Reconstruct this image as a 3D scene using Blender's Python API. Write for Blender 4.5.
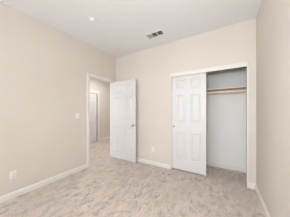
import bpy, bmesh, math, random
from mathutils import Vector, Matrix
random.seed(4)
for o in list(bpy.data.objects): bpy.data.objects.remove(o)
S = bpy.context.scene
C = S.collection
PI = math.pi

# ------------------------------------------------------------------ camera
cd = bpy.data.cameras.new('camera'); cam = bpy.data.objects.new('camera', cd); C.objects.link(cam)
cam.location = (2.6053, -2.7119, 1.2466)
cam.rotation_euler = (PI/2, 0, 0.54426)
cd.sensor_width = 36; cd.lens = 131.18/290*36; cd.shift_y = 2.93/290; cd.clip_start = 0.02
S.camera = cam

# ------------------------------------------------------------------ room sizes (metres, x right, y towards the closet)
W, H, REAR = 3.038, 2.74, -4.5          # room width, height, y of the wall behind the camera
T = 0.115                                # partition thickness
HX = -1.96                               # far wall of the hall
CB = 0.65                                # closet back wall
DY0, DY1, DH = -0.825, -0.087, 2.035     # doorway in the left wall
CX0, CX1, CH = 1.622, 2.935, 2.03        # closet opening in the back wall
WX0, WX1, WZ0, WZ1 = 0.15, 2.85, 0.85, 2.30   # wide window behind the camera
LY0, LY1, LZ0, LZ1 = -4.30, -2.90, 0.75, 2.15   # window in the left wall, behind the camera

# ------------------------------------------------------------------ world, lights, exposure
w = bpy.data.worlds.new('world'); S.world = w; w.use_nodes = True
nt = w.node_tree; bg = nt.nodes['Background']
sky = nt.nodes.new('ShaderNodeTexSky'); sky.sky_type = 'NISHITA'
sky.sun_disc = False; sky.sun_elevation = math.radians(42); sky.sun_rotation = math.radians(60)
nt.links.new(sky.outputs[0], bg.inputs[0]); bg.inputs[1].default_value = 0.05
def area(name, loc, rot, sx, sy, power, col):
    l = bpy.data.lights.new(name, 'AREA'); l.shape = 'RECTANGLE'; l.size = sx; l.size_y = sy
    l.energy = power; l.color = col
    o = bpy.data.objects.new(name, l); C.objects.link(o); o.location = loc; o.rotation_euler = rot
    return o
# daylight entering by the wide glazing behind the camera
area('window_daylight', ((WX0+WX1)/2, REAR-0.10, (WZ0+WZ1)/2), (PI/2, 0, 0), WX1-WX0-0.1, WZ1-WZ0-0.1, 66, (0.895, 0.95, 1.0))
# daylight entering by the left window behind the camera
area('side_window_daylight', (-0.10, (LY0+LY1)/2, (LZ0+LZ1)/2), (0, -PI/2, 0), LZ1-LZ0-0.1, LY1-LY0-0.1, 5, (0.895, 0.95, 1.0))
# photographer's soft flash beside the camera
area('flash_light', (2.50, -2.85, 1.52), (PI/2, 0, 0), 0.35, 0.35, 23, (0.90, 0.955, 1.0))
# hall: unseen daylight-tinted panel with no window behind it, and the ceiling lamp
area('hall_panel_light', (-1.0, -2.35, 1.6), (PI/2, 0, 0), 1.4, 1.6, 21, (0.90, 0.96, 1.0))
area('hall_lamp_light', (-1.0, 0.6, H-0.10), (0, 0, 0), 0.34, 0.34, 20, (0.96, 0.98, 1.0))
vs = S.view_settings
vs.view_transform = 'Standard'; vs.look = 'None'; vs.gamma = 1; vs.use_curve_mapping = False; vs.exposure = 0.05

# ------------------------------------------------------------------ materials
def srgb(r, g, b):
    f = lambda c: ((c/255+0.055)/1.055)**2.4 if c > 10.3 else c/255/12.92
    return (f(r), f(g), f(b), 1)
def mat(name, col, rough=0.5, metal=0.0, spec=0.5):
    m = bpy.data.materials.new(name); m.use_nodes = True
    b = m.node_tree.nodes['Principled BSDF']
    b.inputs['Base Color'].default_value = col; b.inputs['Roughness'].default_value = rough
    b.inputs['Metallic'].default_value = metal; b.inputs['Specular IOR Level'].default_value = spec
    return m
def N(m, t): return m.node_tree.nodes.new(t)
def Lk(m, a, b): m.node_tree.links.new(a, b)
def bump(m, scale, strength, dist, detail=3.0, prev=None):
    tc = N(m, 'ShaderNodeTexCoord'); n = N(m, 'ShaderNodeTexNoise'); n.inputs['Scale'].default_value = scale
    n.inputs['Detail'].default_value = detail
    Lk(m, tc.outputs['Object'], n.inputs['Vector'])
    b = N(m, 'ShaderNodeBump'); b.inputs['Strength'].default_value = strength; b.inputs['Distance'].default_value = dist
    Lk(m, n.outputs['Fac'], b.inputs['Height'])
    if prev: Lk(m, prev.outputs[0], b.inputs['Normal'])
    Lk(m, b.outputs[0], m.node_tree.nodes['Principled BSDF'].inputs['Normal'])
    return b
def vary(m, c1, c2, scale, detail=2.0, lo=0.35, hi=0.65):
    tc = N(m, 'ShaderNodeTexCoord'); n = N(m, 'ShaderNodeTexNoise'); n.inputs['Scale'].default_value = scale
    n.inputs['Detail'].default_value = detail
    Lk(m, tc.outputs['Object'], n.inputs['Vector'])
    r = N(m, 'ShaderNodeValToRGB'); e = r.color_ramp.elements
    e[0].position = lo; e[0].color = c1; e[1].position = hi; e[1].color = c2
    Lk(m, n.outputs['Fac'], r.inputs[0])
    Lk(m, r.outputs[0], m.node_tree.nodes['Principled BSDF'].inputs['Base Color'])
    return n, r
M = {}
M['wall'] = mat('beige_wall_paint', srgb(219, 208, 193), 0.75, spec=0.25)
vary(M['wall'], srgb(225, 215, 205), srgb(228, 219, 209), 1.3)
bump(M['wall'], 70, 0.22, 0.004, 3, bump(M['wall'], 22, 0.10, 0.006, 1))
M['closetwall'] = mat('white_closet_paint', srgb(249, 248, 245), 0.8, spec=0.2)
bump(M['closetwall'], 70, 0.2, 0.004)
M['ceil'] = mat('ceiling_paint', srgb(238, 238, 238), 0.9, spec=0.15)
bump(M['ceil'], 60, 0.25, 0.004)
M['white'] = mat('semi_gloss_white_paint', srgb(229, 227, 226), 0.38, spec=0.4)
M['trim'] = mat('trim_paint', srgb(238, 234, 228), 0.4, spec=0.4)
M['plastic'] = mat('white_plastic', srgb(243, 240, 238), 0.35)
M['cream'] = mat('cream_plastic', srgb(240, 230, 212), 0.5)
M['brass'] = mat('polished_brass', srgb(226, 192, 128), 0.38, 1.0)
M['darkmetal'] = mat('aged_bronze', srgb(70, 58, 48), 0.45, 0.8)
M['pull'] = mat('antique_brass', srgb(190, 176, 140), 0.4, 0.8)
M['nickel'] = mat('dull_nickel', srgb(150, 140, 130), 0.45, 0.7)
M['steel'] = mat('steel', srgb(170, 168, 165), 0.35, 1.0)
M['duct'] = mat('dark_duct', srgb(92, 87, 82), 0.9)
M['slot'] = mat('dark_slot', srgb(40, 36, 34), 0.8)
M['led'] = mat('red_led', srgb(120, 20, 15), 0.3)
# raw shelf wood: long grain
m = M['wood'] = mat('pine_shelf_wood', srgb(205, 165, 130), 0.6)
tc = N(m, 'ShaderNodeTexCoord'); mp = N(m, 'ShaderNodeMapping'); mp.inputs['Scale'].default_value = (1.2, 26, 26)
n = N(m, 'ShaderNodeTexNoise'); n.inputs['Scale'].default_value = 2.5; n.inputs['Detail'].default_value = 6
r = N(m, 'ShaderNodeValToRGB'); r.color_ramp.elements[0].color = srgb(194, 154, 122); r.color_ramp.elements[1].color = srgb(228, 194, 162)
Lk(m, tc.outputs['Object'], mp.inputs[0]); Lk(m, mp.outputs[0], n.inputs['Vector']); Lk(m, n.outputs['Fac'], r.inputs[0])
Lk(m, r.outputs[0], m.node_tree.nodes['Principled BSDF'].inputs['Base Color'])
M['edge'] = mat('pale_edge_band', srgb(236, 220, 208), 0.5)
M['rod'] = mat('pale_dowel_wood', srgb(232, 212, 188), 0.5)
vary(M['rod'], srgb(240, 224, 204), srgb(247, 236, 220), 9)
# window glass
m = M['glass'] = bpy.data.materials.new('window_glass'); m.use_nodes = True; t = m.node_tree; t.nodes.clear()
o_ = t.nodes.new('ShaderNodeOutputMaterial'); mx = t.nodes.new('ShaderNodeMixShader'); mx.inputs[0].default_value = 0.08
tr = t.nodes.new('ShaderNodeBsdfTransparent'); gl = t.nodes.new('ShaderNodeBsdfGlossy'); gl.inputs['Roughness'].default_value = 0.02
t.links.new(tr.outputs[0], mx.inputs[1]); t.links.new(gl.outputs[0], mx.inputs[2]); t.links.new(mx.outputs[0], o_.inputs[0])
# lamp diffuser
m = M['lampglass'] = mat('lit_frosted_glass', srgb(250, 246, 238), 0.4)
b = m.node_tree.nodes['Principled BSDF']; b.inputs['Emission Color'].default_value = (1, .94, .85, 1); b.inputs['Emission Strength'].default_value = 2.0
# carpet: cut pile with brushed patches
m = M['carpet'] = mat('beige_cut_pile_carpet', srgb(186, 170, 158), 1.0, spec=0.05)
b = m.node_tree.nodes['Principled BSDF']; b.inputs['Sheen Weight'].default_value = 0.25; b.inputs['Sheen Roughness'].default_value = 0.6
tc = N(m, 'ShaderNodeTexCoord')
mp = N(m, 'ShaderNodeMapping'); mp.inputs['Rotation'].default_value = (0, 0, -0.1); mp.inputs['Scale'].default_value = (1.7, 1.0, 1)
Lk(m, tc.outputs['Object'], mp.inputs[0])
n1 = N(m, 'ShaderNodeTexNoise'); n1.inputs['Scale'].default_value = 5.0; n1.inputs['Detail'].default_value = 6; n1.inputs['Roughness'].default_value = 0.66
n1.inputs['Distortion'].default_value = 0.9; Lk(m, mp.outputs[0], n1.inputs['Vector'])
r1 = N(m, 'ShaderNodeValToRGB'); e = r1.color_ramp.elements
e[0].position = 0.36; e[0].color = srgb(199, 183, 172); e[1].position = 0.58; e[1].color = srgb(219, 204, 193)
Lk(m, n1.outputs['Fac'], r1.inputs[0])
n2 = N(m, 'ShaderNodeTexNoise'); n2.inputs['Scale'].default_value = 60; n2.inputs['Detail'].default_value = 2
Lk(m, tc.outputs['Object'], n2.inputs['Vector'])
r2 = N(m, 'ShaderNodeValToRGB'); e = r2.color_ramp.elements
e[0].position = 0.3; e[0].color = (0.80, 0.79, 0.78, 1); e[1].position = 0.7; e[1].color = (1.08, 1.08, 1.08, 1)
Lk(m, n2.outputs['Fac'], r2.inputs[0])
mu = N(m, 'ShaderNodeMix'); mu.data_type = 'RGBA'; mu.blend_type = 'MULTIPLY'; mu.inputs[0].default_value = 1
n3 = N(m, 'ShaderNodeTexNoise'); n3.inputs['Scale'].default_value = 8; n3.inputs['Detail'].default_value = 6; n3.inputs['Roughness'].default_value = 0.7; n3.inputs['Distortion'].default_value = 0.6
mp3 = N(m, 'ShaderNodeMapping'); mp3.inputs['Rotation'].default_value = (0, 0, 0.25); mp3.inputs['Scale'].default_value = (2.0, 1.0, 1)
Lk(m, tc.outputs['Object'], mp3.inputs[0]); Lk(m, mp3.outputs[0], n3.inputs['Vector'])
n4 = N(m, 'ShaderNodeTexNoise'); n4.inputs['Scale'].default_value = 1.7; n4.inputs['Detail'].default_value = 2; Lk(m, tc.outputs['Object'], n4.inputs['Vector'])
r3 = N(m, 'ShaderNodeValToRGB'); e = r3.color_ramp.elements
e[0].position = 0.36; e[0].color = (0.60, 0.58, 0.565, 1); e[1].position = 0.50; e[1].color = (1.03, 1.03, 1.03, 1); Lk(m, n3.outputs['Fac'], r3.inputs[0])
r4 = N(m, 'ShaderNodeValToRGB'); e = r4.color_ramp.elements; e[0].position = 0.35; e[1].position = 0.62; e[0].color = (0.2,)*3+(1,); Lk(m, n4.outputs['Fac'], r4.inputs[0])
m3 = N(m, 'ShaderNodeMix'); m3.data_type = 'RGBA'; m3.blend_type = 'MULTIPLY'
Lk(m, r4.outputs[0], m3.inputs[0]); Lk(m, r1.outputs[0], m3.inputs[6]); Lk(m, r3.outputs[0], m3.inputs[7])
Lk(m, m3.outputs[2], mu.inputs[6]); Lk(m, r2.outputs[0], mu.inputs[7]); Lk(m, mu.outputs[2], b.inputs['Base Color'])
bp1 = N(m, 'ShaderNodeBump'); bp1.inputs['Strength'].default_value = 0.6; bp1.inputs['Distance'].default_value = 0.035
Lk(m, n1.outputs['Fac'], bp1.inputs['Height'])
bp2 = N(m, 'ShaderNodeBump'); bp2.inputs['Strength'].default_value = 0.5; bp2.inputs['Distance'].default_value = 0.006
Lk(m, n2.outputs['Fac'], bp2.inputs['Height']); Lk(m, bp1.outputs[0], bp2.inputs['Normal']); Lk(m, bp2.outputs[0], b.inputs['Normal'])
M['ground'] = mat('lawn_ground', srgb(120, 130, 90), 0.95)
vary(M['ground'], srgb(96, 112, 66), srgb(140, 140, 100), 0.8)

# ------------------------------------------------------------------ helpers
def box(bm, x0, x1, y0, y1, z0, z1, bev=0.0):
    n0 = len(bm.verts)
    v = [bm.verts.new(p) for p in ((x0,y0,z0),(x1,y0,z0),(x1,y1,z0),(x0,y1,z0),(x0,y0,z1),(x1,y0,z1),(x1,y1,z1),(x0,y1,z1))]
    fs = [bm.faces.new([v[i] for i in q]) for q in ((3,2,1,0),(4,5,6,7),(0,1,5,4),(1,2,6,5),(2,3,7,6),(3,0,4,7))]
    if bev:
        es = list({e for f in fs for e in f.edges})
        bmesh.ops.bevel(bm, geom=es, offset=bev, segments=2, affect='EDGES', profile=0.5)
def lathe(bm, prof, origin, axis, seg=32):
    """prof: (radius, distance along axis) pairs"""
    ax = Vector(axis).normalized(); a = ax.orthogonal().normalized(); c = ax.cross(a); o = Vector(origin)
    rings = []
    for rr, h in prof:
        if rr < 1e-6: rings.append([bm.verts.new(o+ax*h)])
        else: rings.append([bm.verts.new(o+ax*h+(a*math.cos(2*PI*k/seg)+c*math.sin(2*PI*k/seg))*rr) for k in range(seg)])
    for p, q in zip(rings, rings[1:]):
        for k in range(seg):
            k2 = (k+1) % seg
            f = [p[k % len(p)], p[k2 % len(p)], q[k2 % len(q)], q[k % len(q)]]
            f = list(dict.fromkeys(f))
            if len(f) > 2: bm.faces.new(f)
def extrude_profile(bm, prof, A, B, out, up=Vector((0,0,1))):
    """sweep a 2-D profile (out, up) from A to B"""
    A, B, out = Vector(A), Vector(B), Vector(out)
    ra = [bm.verts.new(A+out*p+up*q) for p, q in prof]; rb = [bm.verts.new(B+out*p+up*q) for p, q in prof]
    n = len(prof)
    for k in range(n): bm.faces.new([ra[k], ra[(k+1) % n], rb[(k+1) % n], rb[k]])
    bm.faces.new(ra[::-1]); bm.faces.new(rb)
def obj(name, bm, m, parent=None, smooth=False, loc=None):
    bmesh.ops.recalc_face_normals(bm, faces=bm.faces)
    me = bpy.data.meshes.new(name); bm.to_mesh(me); bm.free(); me.materials.append(m)
    if smooth:
        for p in me.polygons: p.use_smooth = True
        me.set_sharp_from_angle(angle=math.radians(38))
    o = bpy.data.objects.new(name, me); C.objects.link(o)
    if parent: o.parent = parent
    if loc: o.location = loc
    return o
def tag(o, label=None, cat=None, group=None, kind=None):
    for k, v in (('label', label), ('category', cat), ('group', group), ('kind', kind)):
        if v: o[k] = v
    return o
def empty(name, loc, rz=0):
    o = bpy.data.objects.new(name, None); C.objects.link(o); o.location = loc; o.rotation_euler = (0,0,rz)
    o.empty_display_size = 0.1
    return o
def boxes(name, lst, m, label, cat, bev=0.0):
    bm = bmesh.new()
    for q in lst: box(bm, *q, bev=bev)
    return tag(obj(name, bm, m), label, cat, kind='structure')

# ------------------------------------------------------------------ shell
HY0, HY1 = -2.4, 2.6
bm = bmesh.new()
box(bm, HX-T, W+T, REAR-T, 0.0, -0.12, 0.0); box(bm, HX-T, W+T, 0.0, HY1+T, -0.12, 0.0)
bmesh.ops.remove_doubles(bm, verts=bm.verts, dist=1e-5)
tag(obj('floor', bm, M['carpet']), 'beige cut pile carpet with brushed footprint patches, through room, closet and hall', 'carpet', kind='structure')
boxes('ceiling', [(HX-T, W+T, REAR-T, HY1+T, H, H+0.12)], M['ceil'], 'flat off-white ceiling of the empty bedroom', 'ceiling')
boxes('wall_left', [(-T, 0, REAR, LY0, 0, H), (-T, 0, LY0, LY1, 0, LZ0), (-T, 0, LY0, LY1, LZ1, H), (-T, 0, LY1, DY0-0.018, 0, H), (-T, 0, DY1+0.018, HY1, 0, H), (-T, 0, DY0-0.018, DY1+0.018, DH+0.018, H)], M['wall'],
      'beige textured left wall with the open doorway', 'wall')
boxes('wall_back', [(0, CX0, 0, T, 0, H), (CX1, W, 0, T, 0, H), (CX0, CX1, 0, T, CH, H)], M['wall'],
      'beige textured back wall around the closet opening', 'wall')
boxes('wall_right', [(W, W+T, REAR-T, CB+T, 0, H)], M['wall'], 'plain beige textured wall at the right edge', 'wall')
boxes('wall_rear', [(-T, WX0, REAR-T, REAR, 0, H), (WX1, W, REAR-T, REAR, 0, H), (WX0, WX1, REAR-T, REAR, 0, WZ0), (WX0, WX1, REAR-T, REAR, WZ1, H)],
      M['wall'], 'beige wall with the window behind the viewer', 'wall')
boxes('wall_closet_back', [(1.40, W, CB, CB+T, 0, H)], M['closetwall'], 'white rear wall inside the closet', 'wall')
boxes('wall_closet_side', [(1.40-T, 1.40, T, CB+T, 0, H)], M['closetwall'], 'white side wall inside the closet behind the sliding doors', 'wall')
HD0, HD1, HDH = 0.20, 0.963, 1.985
boxes('wall_hall', [(HX-T, HX, HY0, HD0-0.02, 0, H), (HX-T, HX, HD1+0.02, HY1, 0, H), (HX-T, HX, HD0-0.02, HD1+0.02, HDH+0.02, H)], M['wall'],
      'beige hall wall seen through the doorway', 'wall')
boxes('wall_dark_box', [(HX-T-1.6, HX-T-1.5, HD0-0.9, HD1+0.9, 0, H), (HX-T-1.5, HX-T, HD0-1.0, HD0-0.9, 0, H), (HX-T-1.5, HX-T, HD1+0.9, HD1+1.0, 0, H),
      (HX-T-1.6, HX-T, HD0-1.0, HD1+1.0, H, H+0.1), (HX-T-1.6, HX-T, HD0-1.0, HD1+1.0, -0.12, 0)], M['wall'],
      'added closed box behind the hall door that keeps its hinge gap dark', 'wall')  # unseen box added to shut out light behind the hinge gap
boxes('wall_hall_end', [(HX-T, 0, HY1, HY1+T, 0, H)], M['wall'], 'beige wall closing the far end of the hall', 'wall')
boxes('wall_hall_near', [(HX-T, -T, HY0-T, HY0, 0, H)], M['wall'], 'beige wall closing the near end of the hall', 'wall')
boxes('ground', [(-14, 14, -22, REAR-T-0.02, -0.3, -0.14)], M['ground'], 'lawn outside the window', 'ground')

# baseboards: flat board with an eased top
BH = 0.088
BP = [(0, 0), (0.014, 0), (0.014, BH-0.022), (0.0115, BH-0.012), (0.007, BH-0.004), (0.004, BH), (0, BH)]
def baseboard(name, runs, label):
    bm = bmesh.new()
    for A, B, out in runs: extrude_profile(bm, BP, A, B, out)
    tag(obj(name, bm, M['trim'], smooth=True), label, 'baseboard', kind='structure')
CW = 0.068      # casing width
baseboard('baseboard_left', [((0, REAR, 0), (0, DY0-0.004-CW, 0), (1, 0, 0))], 'white baseboard along the left wall')
baseboard('baseboard_back', [((0, 0, 0), (CX0-0.016, 0, 0), (0, -1, 0)), ((CX1+0.009, 0, 0), (W, 0, 0), (0, -1, 0))], 'white baseboard along the back wall beside the closet')
baseboard('baseboard_right', [((W, REAR, 0), (W, 0, 0), (-1, 0, 0))], 'white baseboard along the right wall')
baseboard('baseboard_rear', [((0, REAR, 0), (W, REAR, 0), (0, 1, 0))], 'white baseboard under the window')
baseboard('baseboard_closet', [((1.40, CB, 0), (W, CB, 0), (0, -1, 0)), ((W, T, 0), (W, CB, 0), (-1, 0, 0)), ((1.40, T, 0), (1.40, CB, 0), (1, 0, 0))],
          'white baseboard inside the closet')
baseboard('baseboard_hall', [((HX, HY0, 0), (HX, HD0-0.075, 0), (1, 0, 0)), ((HX, HD1+0.13, 0), (HX, HY1, 0), (1, 0, 0)),
          ((-T, HY0, 0), (-T, DY0-0.08, 0), (-1, 0, 0)), ((-T, DY1+0.08, 0), (-T, HY1, 0), (-1, 0, 0))], 'white baseboard along the hall')

# ------------------------------------------------------------------ doorway: jamb and casings
bm = bmesh.new()
box(bm, -T-0.002, 0.002, DY0-0.018, DY0, 0, DH); box(bm, -T-0.002, 0.002, DY1, DY1+0.018, 0, DH)
box(bm, -T-0.002, 0.002, DY0-0.018, DY1+0.018, DH, DH+0.018)
box(bm, -0.085, -0.048, DY0, DY0+0.011, 0, DH-0.011); box(bm, -0.085, -0.048, DY1-0.011, DY1, 0, DH-0.011); box(bm, -0.085, -0.048, DY0, DY1, DH-0.011, DH)
tag(obj('trim_1', bm, M['trim']), 'white jamb lining the open doorway', 'door jamb', kind='structure')
CP = [(0, 0), (0.010, 0), (0.014, 0.010), (0.014, 0.018), (0.017, 0.030), (0.017, CW-0.006), (0.013, CW), (0, CW)]   # (out, across)
def casing(name, x, out, y0, y1, z1, label, cw=CW, m=None):
    bm = bmesh.new(); P = [(a, b*cw/CW) for a, b in CP]
    rev = 0.004; ya, yb, zt = y0-rev, y1+rev, z1+rev
    secs = [[(ya, 0.0, -1, 0)], ]
    # mitred sweep: left bottom, left top, right top, right bottom
    def ring(y, z, dy, dz): return [bm.verts.new((x+out*a, y+dy*b, z+dz*b)) for a, b in P]
    R = [ring(ya, 0, -1, 0), ring(ya, zt, -1, 1), ring(yb, zt, 1, 1), ring(yb, 0, 1, 0)]
    n = len(P)
    for p, q in zip(R, R[1:]):
        for k in range(n): bm.faces.new([p[k], p[(k+1) % n], q[(k+1) % n], q[k]])
    bm.faces.new(R[0]); bm.faces.new(R[-1][::-1])
    return tag(obj(name, bm, m or M['trim'], smooth=True), label, 'door casing', kind='structure')
casing('trim_2', 0.0, 1, DY0, DY1, DH, 'white moulded casing around the open doorway')
casing('trim_3', -T, -1, DY0, DY1, DH, 'white casing on the hall side of the doorway')
casing('trim_4', HX, 1, HD0, HD1, HDH, 'white casing around the closed hall door', cw=0.10)

# ------------------------------------------------------------------ six panel door slabs
ROWS = [(0.225, 0.795), (1.02, 1.60), (1.715, 1.905)]
def six_panel(bm, w, h, t, z0=0.0, stile=0.098, mull=0.105, rows=ROWS, both=True):
    """slab from x=0..w, y=-t..0 (front at y=-t), with recessed moulded panels with raised fields"""
    pw = (w-2*stile-mull)/2
    cols = [(stile, stile+pw), (w-stile-pw, w-stile)]
    xs = sorted({0, w, *[v for c in cols for v in c]}); zs = sorted({0, h, *[v for r_ in rows for v in r_]})
    def face(q): bm.faces.new([bm.verts.new(p) for p in q])
    for y, sgn in ((-t, 1), (0.0, -1)):
        for i in range(len(xs)-1):
            for j in range(len(zs)-1):
                xa, xb, za, zb = xs[i], xs[i+1], zs[j], zs[j+1]
                if (xa, xb) in cols and (za, zb) in rows:
                    prev = [(xa, xb, za, zb, 0)]
                    # quirk, cove down, flat, ramp up to the field
                    for ins, dep in ((0.002, 0.004), (0.012, 0.014), (0.016, 0.015), (0.022, 0.015), (0.044, 0.004), (0.046, 0.003)):
                        prev.append((xa+ins, xb-ins, za+ins, zb-ins, dep))
                    for a, b in zip(prev, prev[1:]):
                        ca = [(a[0], a[2]), (a[1], a[2]), (a[1], a[3]), (a[0], a[3])]; cb = [(b[0], b[2]), (b[1], b[2]), (b[1], b[3]), (b[0], b[3])]
                        for k in range(4):
                            k2 = (k+1) % 4
                            face([(ca[k][0], y+sgn*a[4], z0+ca[k][1]), (ca[k2][0], y+sgn*a[4], z0+ca[k2][1]),
                                  (cb[k2][0], y+sgn*b[4], z0+cb[k2][1]), (cb[k][0], y+sgn*b[4], z0+cb[k][1])])
                    b = prev[-1]
                    face([(b[0], y+sgn*b[4], z0+b[2]), (b[1], y+sgn*b[4], z0+b[2]), (b[1], y+sgn*b[4], z0+b[3]), (b[0], y+sgn*b[4], z0+b[3])])
                else:
                    face([(xa, y, z0+za), (xb, y, z0+za), (xb, y, z0+zb), (xa, y, z0+zb)])
    for i in range(len(xs)-1):
        face([(xs[i], -t, z0), (xs[i+1], -t, z0), (xs[i+1], 0, z0), (xs[i], 0, z0)])
        face([(xs[i], -t, z0+h), (xs[i+1], -t, z0+h), (xs[i+1], 0, z0+h), (xs[i], 0, z0+h)])
    for j in range(len(zs)-1):
        for x in (0, w): face([(x, -t, z0+zs[j]), (x, -t, z0+zs[j+1]), (x, 0, z0+zs[j+1]), (x, 0, z0+zs[j])])
    bmesh.ops.remove_doubles(bm, verts=bm.verts, dist=1e-5)
def knob(parent, x, y, z, d, m):
    bm = bmesh.new()
    lathe(bm, [(0, 0), (0.033, 0), (0.033, 0.003), (0.030, 0.007), (0.016, 0.009), (0.0115, 0.012), (0.0115, 0.030), (0.016, 0.034), (0.024, 0.040),
               (0.0275, 0.049), (0.0275, 0.056), (0.023, 0.064), (0.012, 0.068), (0, 0.069)], (x, y, z), (0, d, 0), 28)
    return obj('door_knob', bm, m, parent, smooth=True)
def hinge(parent, x, y, z, m, leafdir=None):
    bm = bmesh.new()
    for k in range(5):
        lathe(bm, [(0, 0), (0.0075, 0), (0.0075, 0.0172), (0, 0.0172)], (x, y, z-0.044+k*0.0176), (0, 0, 1), 12)
    lathe(bm, [(0, 0), (0.0045, 0), (0.004, 0.004), (0, 0.006)], (x, y, z+0.044), (0, 0, 1), 12)
    if leafdir:
        ax, ay = leafdir
        box(bm, min(x, x+ax*0.03)-abs(ay)*0.0008, max(x, x+ax*0.03)+abs(ay)*0.0008, min(y, y+ay*0.03)-abs(ax)*0.0008, max(y, y+ay*0.03)+abs(ax)*0.0008, z-0.043, z+0.043)
    return obj('hinge', bm, m, parent, smooth=True)

# bedroom door, open 90 degrees, its face parallel to the back wall
DW, DT = 0.762, 0.035
bm = bmesh.new(); six_panel(bm, DW, 2.018, DT)
d1 = obj('door_1', bm, M['white'], loc=(0.0105, -0.108, 0.012)); d1.rotation_euler = (0, 0, math.radians(0.9))
tag(d1, 'white six panel bedroom door standing open near the back wall', 'door', kind='structure')
knob(d1, DW-0.062, -DT, 0.895, -1, M['brass']); knob(d1, DW-0.062, 0, 0.895, 1, M['brass'])
bm = bmesh.new(); box(bm, DW-0.0005, DW+0.0012, -DT/2-0.012, -DT/2+0.012, 0.865, 0.925); box(bm, DW, DW+0.009, -DT/2-0.006, -DT/2+0.006, 0.887, 0.903, bev=0.002)
obj('latch_plate', bm, M['brass'], d1)
for z in (0.27, 0.985, 1.80): hinge(d1, -0.003, 0.0125, z, M['nickel'], (-1, 0))

# strike plate on the latch side of the jamb
bm = bmesh.new(); box(bm, -0.044, -0.010, DY0, DY0+0.0014, 0.875, 0.935)
tag(obj('strike_plate', bm, M['brass']), 'small brass strike plate let into the doorway jamb', 'strike plate')

# hall door, closed, hinges showing on its right edge
bm = bmesh.new()
box(bm, HX-T, HX+0.002, HD0-0.02, HD0-0.006, 0, HDH); box(bm, HX-T, HX+0.002, HD1+0.008, HD1+0.02, 0, HDH); box(bm, HX-T, HX+0.002, HD0-0.02, HD1+0.02, HDH+0.004, HDH+0.02)
box(bm, HX-T, HX-0.045, HD0-0.008, HD0+0.006, 0, HDH); box(bm, HX-T, HX-0.045, HD0, HD1, HDH-0.008, HDH+0.01)
tag(obj('trim_5', bm, M['trim']), 'white jamb around the hall door', 'door jamb', kind='structure')
bm = bmesh.new(); six_panel(bm, HD1-HD0-0.028, 1.962, DT)
d4 = obj('door_2', bm, M['white'], loc=(HX-DT-0.002, HD0, 0.012)); d4.rotation_euler = (0, 0, PI/2)
tag(d4, 'closed white door across the hall with dark hinges', 'door', kind='structure')
knob(d4, 0.062, -DT, 0.895, -1, M['darkmetal'])
for z in (0.29, 1.02, 1.76): hinge(d4, HD1-HD0-0.012, -DT-0.006, z, M['darkmetal'], (1, 0))

bm = bmesh.new(); box(bm, HX-0.060, HX-0.003, HD1-0.026, HD1+0.008, 0.004, HDH-0.004, bev=0.002)  # dark colour stands in for the shade inside the hinge gap
tag(obj('hinge_gap_shade', bm, M['slot']), 'dark strip standing in for the shaded gap at the hinge side of the hall door', 'shade strip', kind='structure')

# ------------------------------------------------------------------ closet: liners, header fascia, sliding doors
bm = bmesh.new()
box(bm, CX0-0.001, CX0+0.010, 0.001, T+0.004, 0, CH); box(bm, CX1-0.012, CX1+0.001, 0.001, T+0.004, 0, CH); box(bm, CX0, CX1, 0.001, T+0.004, CH-0.012, CH+0.001)
tag(obj('trim_6', bm, M['trim']), 'white liner boards inside the closet opening', 'closet jamb', kind='structure')
bm = bmesh.new(); box(bm, CX1-0.012, CX1+0.009, -0.008, 0.002, 0, 2.0, bev=0.002)
tag(obj('trim_7', bm, M['trim']), 'narrow white strip at the right edge of the closet opening', 'trim', kind='structure')
bm = bmesh.new()
extrude_profile(bm, [(0.0, 1.985), (0.016, 1.985), (0.018, 1.988), (0.018, 2.045), (0.022, 2.049), (0.022, 2.060), (0.019, 2.064), (0, 2.064)],
                (CX0-0.016, 0.0, 0), (CX1-0.004, 0.0, 0), (0, -1, 0))
tag(obj('trim_8', bm, M['trim'], smooth=True), 'white header board hiding the sliding door track', 'header trim', kind='structure')
bm = bmesh.new()
for y0 in (0.022, 0.064):
    box(bm, CX0+0.01, CX1-0.012, y0, y0+0.002, 1.992, 2.018); box(bm, CX0+0.01, CX1-0.012, y0+0.038, y0+0.040, 1.992, 2.018)
box(bm, CX0+0.01, CX1-0.012, 0.020, 0.106, 2.0165, 2.018)
tag(obj('sliding_door_track', bm, M['steel']), 'twin metal track under the closet header', 'door track')
def cup_pull(parent, x, y, z):
    bm = bmesh.new()
    lathe(bm, [(0.0, 0.0008), (0.016, 0.0008), (0.0185, 0.0035), (0.021, 0.0042), (0.0245, 0.003), (0.0255, 0.0)], (x, y, z), (0, -1, 0), 28)
    obj('finger_pull', bm, M['pull'], parent, smooth=True)
SW = 0.672
for name, x, y, lab, px in (('door_3', 1.636, 0.058, 'front white six panel sliding closet door, pushed fully left', 0.040),
                        ('door_4', 1.634, 0.099, 'rear white sliding closet door tucked behind the front one', SW-0.04)):
    bm = bmesh.new(); six_panel(bm, SW if name == 'door_3' else SW-0.006, 1.975, 0.033, stile=0.094, mull=0.108, rows=[(0.22, 0.77), (0.995, 1.565), (1.69, 1.878)])
    d = obj(name, bm, M['white'], loc=(x, y, 0.026)); tag(d, lab, 'door', kind='structure')
    cup_pull(d, px, -0.033, 0.90)
# small floor guide between the doors
bm = bmesh.new(); box(bm, 2.27, 2.30, 0.020, 0.104, 0.0, 0.006, bev=0.001); box(bm, 2.27, 2.30, 0.0600, 0.0640, 0.0, 0.024)
tag(obj('door_guide', bm, M['plastic']), 'small white floor guide under the sliding closet doors', 'door guide')

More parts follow.
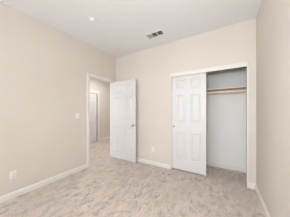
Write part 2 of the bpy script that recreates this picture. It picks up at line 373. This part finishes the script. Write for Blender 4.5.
# shelf, rod and cleats
bm = bmesh.new(); box(bm, 1.402, W-0.002, 0.345, CB-0.001, 1.700, 1.718, bev=0.0015)
sh = tag(obj('closet_shelf', bm, M['wood']), 'long bare wood shelf across the closet', 'shelf')
bm = bmesh.new(); box(bm, 1.402, W-0.002, 0.3415, 0.345, 1.6995, 1.7185, bev=0.0008)
obj('edge_strip', bm, M['edge'], sh)['label'] = 'pale front edge strip'
bm = bmesh.new()
box(bm, 1.402, W-0.002, CB-0.018, CB-0.001, 1.640, 1.6995); box(bm, W-0.019, W-0.001, 0.30, CB-0.019, 1.612, 1.6995); box(bm, 1.401, 1.419, 0.30, CB-0.019, 1.612, 1.6995)
tag(obj('shelf_cleat', bm, M['trim']), 'white cleat board under the closet shelf', 'cleat')
r = empty('closet_rod', (1.42, 0.350, 1.635))
bm = bmesh.new(); lathe(bm, [(0, 0), (0.0165, 0), (0.0165, W-1.42-0.0205), (0, W-1.42-0.0205)], (0, 0, 0), (1, 0, 0), 24)
obj('rod', bm, M['rod'], r, smooth=True)
for x, d in ((0.0, 1), (W-1.42-0.0205, -1)):
    bm = bmesh.new(); lathe(bm, [(0.030, 0.0), (0.030, 0.004), (0.022, 0.006), (0.022, 0.014), (0.0168, 0.014), (0.0168, 0.0)], (x, 0, 0), (d, 0, 0), 24)
    obj('rod_socket', bm, M['plastic'], r, smooth=True)
tag(r, 'pale round hanging rod just under the closet shelf', 'closet rod')

# ------------------------------------------------------------------ switch and outlets
def plate(bm, w, h, t=0.006):
    # plate facing -y, centred on the origin
    box(bm, -w/2, w/2, -t, 0, -h/2, h/2, bev=0.0025)
def outlet(loc, rz, label):
    r = empty('wall_outlet', loc, rz)
    bm = bmesh.new(); plate(bm, 0.074, 0.118); obj('cover_plate', bm, M['plastic'], r, smooth=True)
    for dz in (0.0215, -0.0215):
        bm = bmesh.new(); box(bm, -0.017, 0.017, -0.0085, -0.004, dz-0.0145, dz+0.0145, bev=0.003); s = obj('socket', bm, M['plastic'], r, smooth=True)
        bm = bmesh.new()
        box(bm, -0.0085, -0.0062, -0.0089, -0.0080, dz-0.001, dz+0.008); box(bm, 0.0062, 0.0085, -0.0089, -0.0080, dz, dz+0.007)
        lathe(bm, [(0, 0), (0.0026, 0), (0.0026, 0.0009), (0, 0.0009)], (0, -0.0080, dz-0.0075), (0, -1, 0), 12)
        obj('slots', bm, M['slot'], s)
    bm = bmesh.new(); lathe(bm, [(0, 0), (0.003, 0), (0.0025, 0.0012), (0, 0.0014)], (0, -0.006, 0), (0, -1, 0), 12); obj('screw', bm, M['plastic'], r)
    return tag(r, label, 'outlet', None)
outlet((0.0, -2.078, 0.332), PI/2, 'white electrical outlet low on the left wall')
outlet((1.187, 0.0, 0.366), 0, 'white electrical outlet low on the back wall, right of the open door')
r = empty('light_switch', (0.0, -1.108, 1.155), PI/2)
bm = bmesh.new(); plate(bm, 0.074, 0.118); obj('cover_plate', bm, M['plastic'], r, smooth=True)
bm = bmesh.new(); box(bm, -0.0055, 0.0055, -0.0065, -0.005, -0.0125, 0.0125); obj('toggle_slot', bm, M['plastic'], r)
bm = bmesh.new(); box(bm, -0.004, 0.004, -0.015, -0.005, 0.000, 0.009, bev=0.001); obj('toggle', bm, M['plastic'], r)
for z in (0.030, -0.030):
    bm = bmesh.new(); lathe(bm, [(0, 0), (0.003, 0), (0.0025, 0.0012), (0, 0.0014)], (0, -0.006, z), (0, -1, 0), 12); obj('screw', bm, M['plastic'], r)
tag(r, 'white light switch beside the doorway on the left wall', 'light switch')

# ------------------------------------------------------------------ ceiling fittings
r = empty('smoke_detector', (0.787, -1.331, H))
bm = bmesh.new(); lathe(bm, [(0, 0), (0.052, 0), (0.052, 0.006), (0.048, 0.008)], (0, 0, 0), (0, 0, -1), 40); obj('base', bm, M['plastic'], r, smooth=True)
bm = bmesh.new(); lathe(bm, [(0.048, 0.007), (0.047, 0.018), (0.042, 0.027), (0.034, 0.031), (0.031, 0.029), (0.028, 0.031), (0.012, 0.036), (0, 0.037)], (0, 0, 0), (0, 0, -1), 40)
h = obj('housing', bm, M['plastic'], r, smooth=True)
bm = bmesh.new()
for k in range(20):
    a = 2*PI*k/20; c, s = math.cos(a), math.sin(a)
    v = [bm.verts.new((c*rr - s*tt, s*rr + c*tt, -zz)) for rr, tt, zz in ((0.0482, -0.004, 0.0105), (0.0482, 0.004, 0.0105), (0.0478, 0.004, 0.0165), (0.0478, -0.004, 0.0165))]
    bm.faces.new(v)
obj('vent_slots', bm, M['slot'], h)
bm = bmesh.new(); lathe(bm, [(0, 0.0), (0.003, 0.0), (0.002, 0.003), (0, 0.004)], (0.021, 0, -0.032), (0, 0, -1), 10); obj('indicator_light', bm, M['led'], r)
tag(r, 'round white smoke detector on the ceiling', 'smoke detector')
bm = bmesh.new(); lathe(bm, [(0, 0), (0.083, 0), (0.083, 0.006), (0.078, 0.011), (0.060, 0.013), (0, 0.014)], (0.385, -0.385, H), (0, 0, -1), 40)
tag(obj('ceiling_cover_plate', bm, M['cream'], smooth=True), 'round cream cover plate on the ceiling near the left corner', 'ceiling plate')

# supply register: frame with three louvre banks, the left one turned the other way
VX0, VX1, VY0, VY1 = 1.292, 1.612, -0.500, -0.375
r = empty('ceiling_vent', ((VX0+VX1)/2, (VY0+VY1)/2, H))
hx, hy, fw = (VX1-VX0)/2, (VY1-VY0)/2, 0.020
bm = bmesh.new()
oR = [(-hx-fw, -hy-fw), (hx+fw, -hy-fw), (hx+fw, hy+fw), (-hx-fw, hy+fw)]; iR = [(-hx, -hy), (hx, -hy), (hx, hy), (-hx, hy)]
mR = [(-hx-fw+0.004, -hy-fw+0.004), (hx+fw-0.004, -hy-fw+0.004), (hx+fw-0.004, hy+fw-0.004), (-hx-fw+0.004, hy+fw-0.004)]
lv = [(oR, -0.0005), (oR, -0.002), (mR, -0.005), (iR, -0.007), (iR, -0.0005)]
rg = [[bm.verts.new((x, y, z)) for x, y in R_] for R_, z in lv]
for p, q in zip(rg, rg[1:]):
    for k in range(4): bm.faces.new([p[k], p[(k+1) % 4], q[(k+1) % 4], q[k]])
fr = obj('frame', bm, M['plastic'], r)
B3 = [(-hx, -hx/3+0.0), (-hx/3, hx/3), (hx/3, hx)]
for x in (-hx/3, hx/3):
    bm = bmesh.new(); box(bm, x-0.006, x+0.006, -hy, hy, -0.0075, -0.001); obj('divider', bm, M['plastic'], fr)
bm = bmesh.new(); box(bm, -hx, hx, -hy, hy, -0.0012, -0.0004); obj('duct_opening', bm, M['duct'], r)
def slats(x0, x1, n, ang, along):
    bm = bmesh.new()
    for k in range(n):
        if along == 'y':
            c = x0+(x1-x0)*(k+0.5)/n; w2 = 0.0058; dx, dz = w2*math.cos(ang), w2*math.sin(ang)
            v = [bm.verts.new(p) for p in ((c-dx, -hy, -0.0075-dz), (c+dx, -hy, -0.0075+dz), (c+dx, hy, -0.0075+dz), (c-dx, hy, -0.0075-dz))]
        else:
            c = -hy+2*hy*(k+0.5)/n; w2 = 0.0058; dy, dz = w2*math.cos(ang), w2*math.sin(ang)
            v = [bm.verts.new(p) for p in ((x0, c-dy, -0.0075-dz), (x1, c-dy, -0.0075-dz), (x1, c+dy, -0.0075+dz), (x0, c+dy, -0.0075+dz))]
        f = bm.faces.new(v)
    g = bmesh.ops.solidify(bm, geom=bm.faces[:], thickness=0.0009)
    obj('louvre_bank', bm, M['plastic'], r)
slats(B3[0][0]+0.004, B3[0][1]-0.008, 8, math.radians(38), 'y')
slats(B3[1][0]+0.008, B3[1][1]-0.008, 9, math.radians(44), 'x')
slats(B3[2][0]+0.008, B3[2][1]-0.004, 8, math.radians(-40), 'y')
tag(r, 'white rectangular ceiling air vent with dark louvres', 'air vent')

# ------------------------------------------------------------------ behind the camera: window and ceiling lamp; hall lamp
def window(name, loc, rz, ww, wh, label):
    w1 = empty(name, loc, rz)
    bm = bmesh.new()
    for q in ((-ww/2, -ww/2+0.045, -0.02, 0.03, 0, wh), (ww/2-0.045, ww/2, -0.02, 0.03, 0, wh), (-ww/2, ww/2, -0.02, 0.03, 0, 0.045), (-ww/2, ww/2, -0.02, 0.03, wh-0.045, wh), (-0.025, 0.025, -0.02, 0.025, 0.045, wh-0.045)):
        box(bm, *q, bev=0.002)
    obj('window_frame', bm, M['white'], w1)
    bm = bmesh.new(); box(bm, -ww/2+0.04, ww/2-0.04, -0.003, 0.003, 0.04, wh-0.04); obj('window_pane', bm, M['glass'], w1)
    bm = bmesh.new(); box(bm, -ww/2, ww/2, 0.031, T/2+0.02, -0.001, 0.012, bev=0.003); obj('window_sill', bm, M['white'], w1)
    tag(w1, label, 'window', kind='structure')
window('window_1', ((WX0+WX1)/2, REAR-T/2, WZ0), 0, WX1-WX0, WZ1-WZ0, 'wide white framed window behind the viewer')
window('window_2', (-T/2, (LY0+LY1)/2, LZ0), -PI/2, LY1-LY0, LZ1-LZ0, 'white framed side window behind the viewer')
for x, y, lab in ((-1.0, 0.6, 'round frosted ceiling lamp in the hall'),):
    r = empty('ceiling_lamp', (x, y, H))
    bm = bmesh.new(); lathe(bm, [(0, 0), (0.15, 0), (0.15, 0.012), (0.145, 0.02)], (0, 0, 0), (0, 0, -1), 36); obj('lamp_base', bm, M['steel'], r, smooth=True)
    bm = bmesh.new(); lathe(bm, [(0.140, 0.018), (0.135, 0.040), (0.10, 0.068), (0.05, 0.082), (0, 0.086)], (0, 0, 0), (0, 0, -1), 36); obj('lamp_shade', bm, M['lampglass'], r, smooth=True)
    tag(r, lab, 'ceiling lamp')
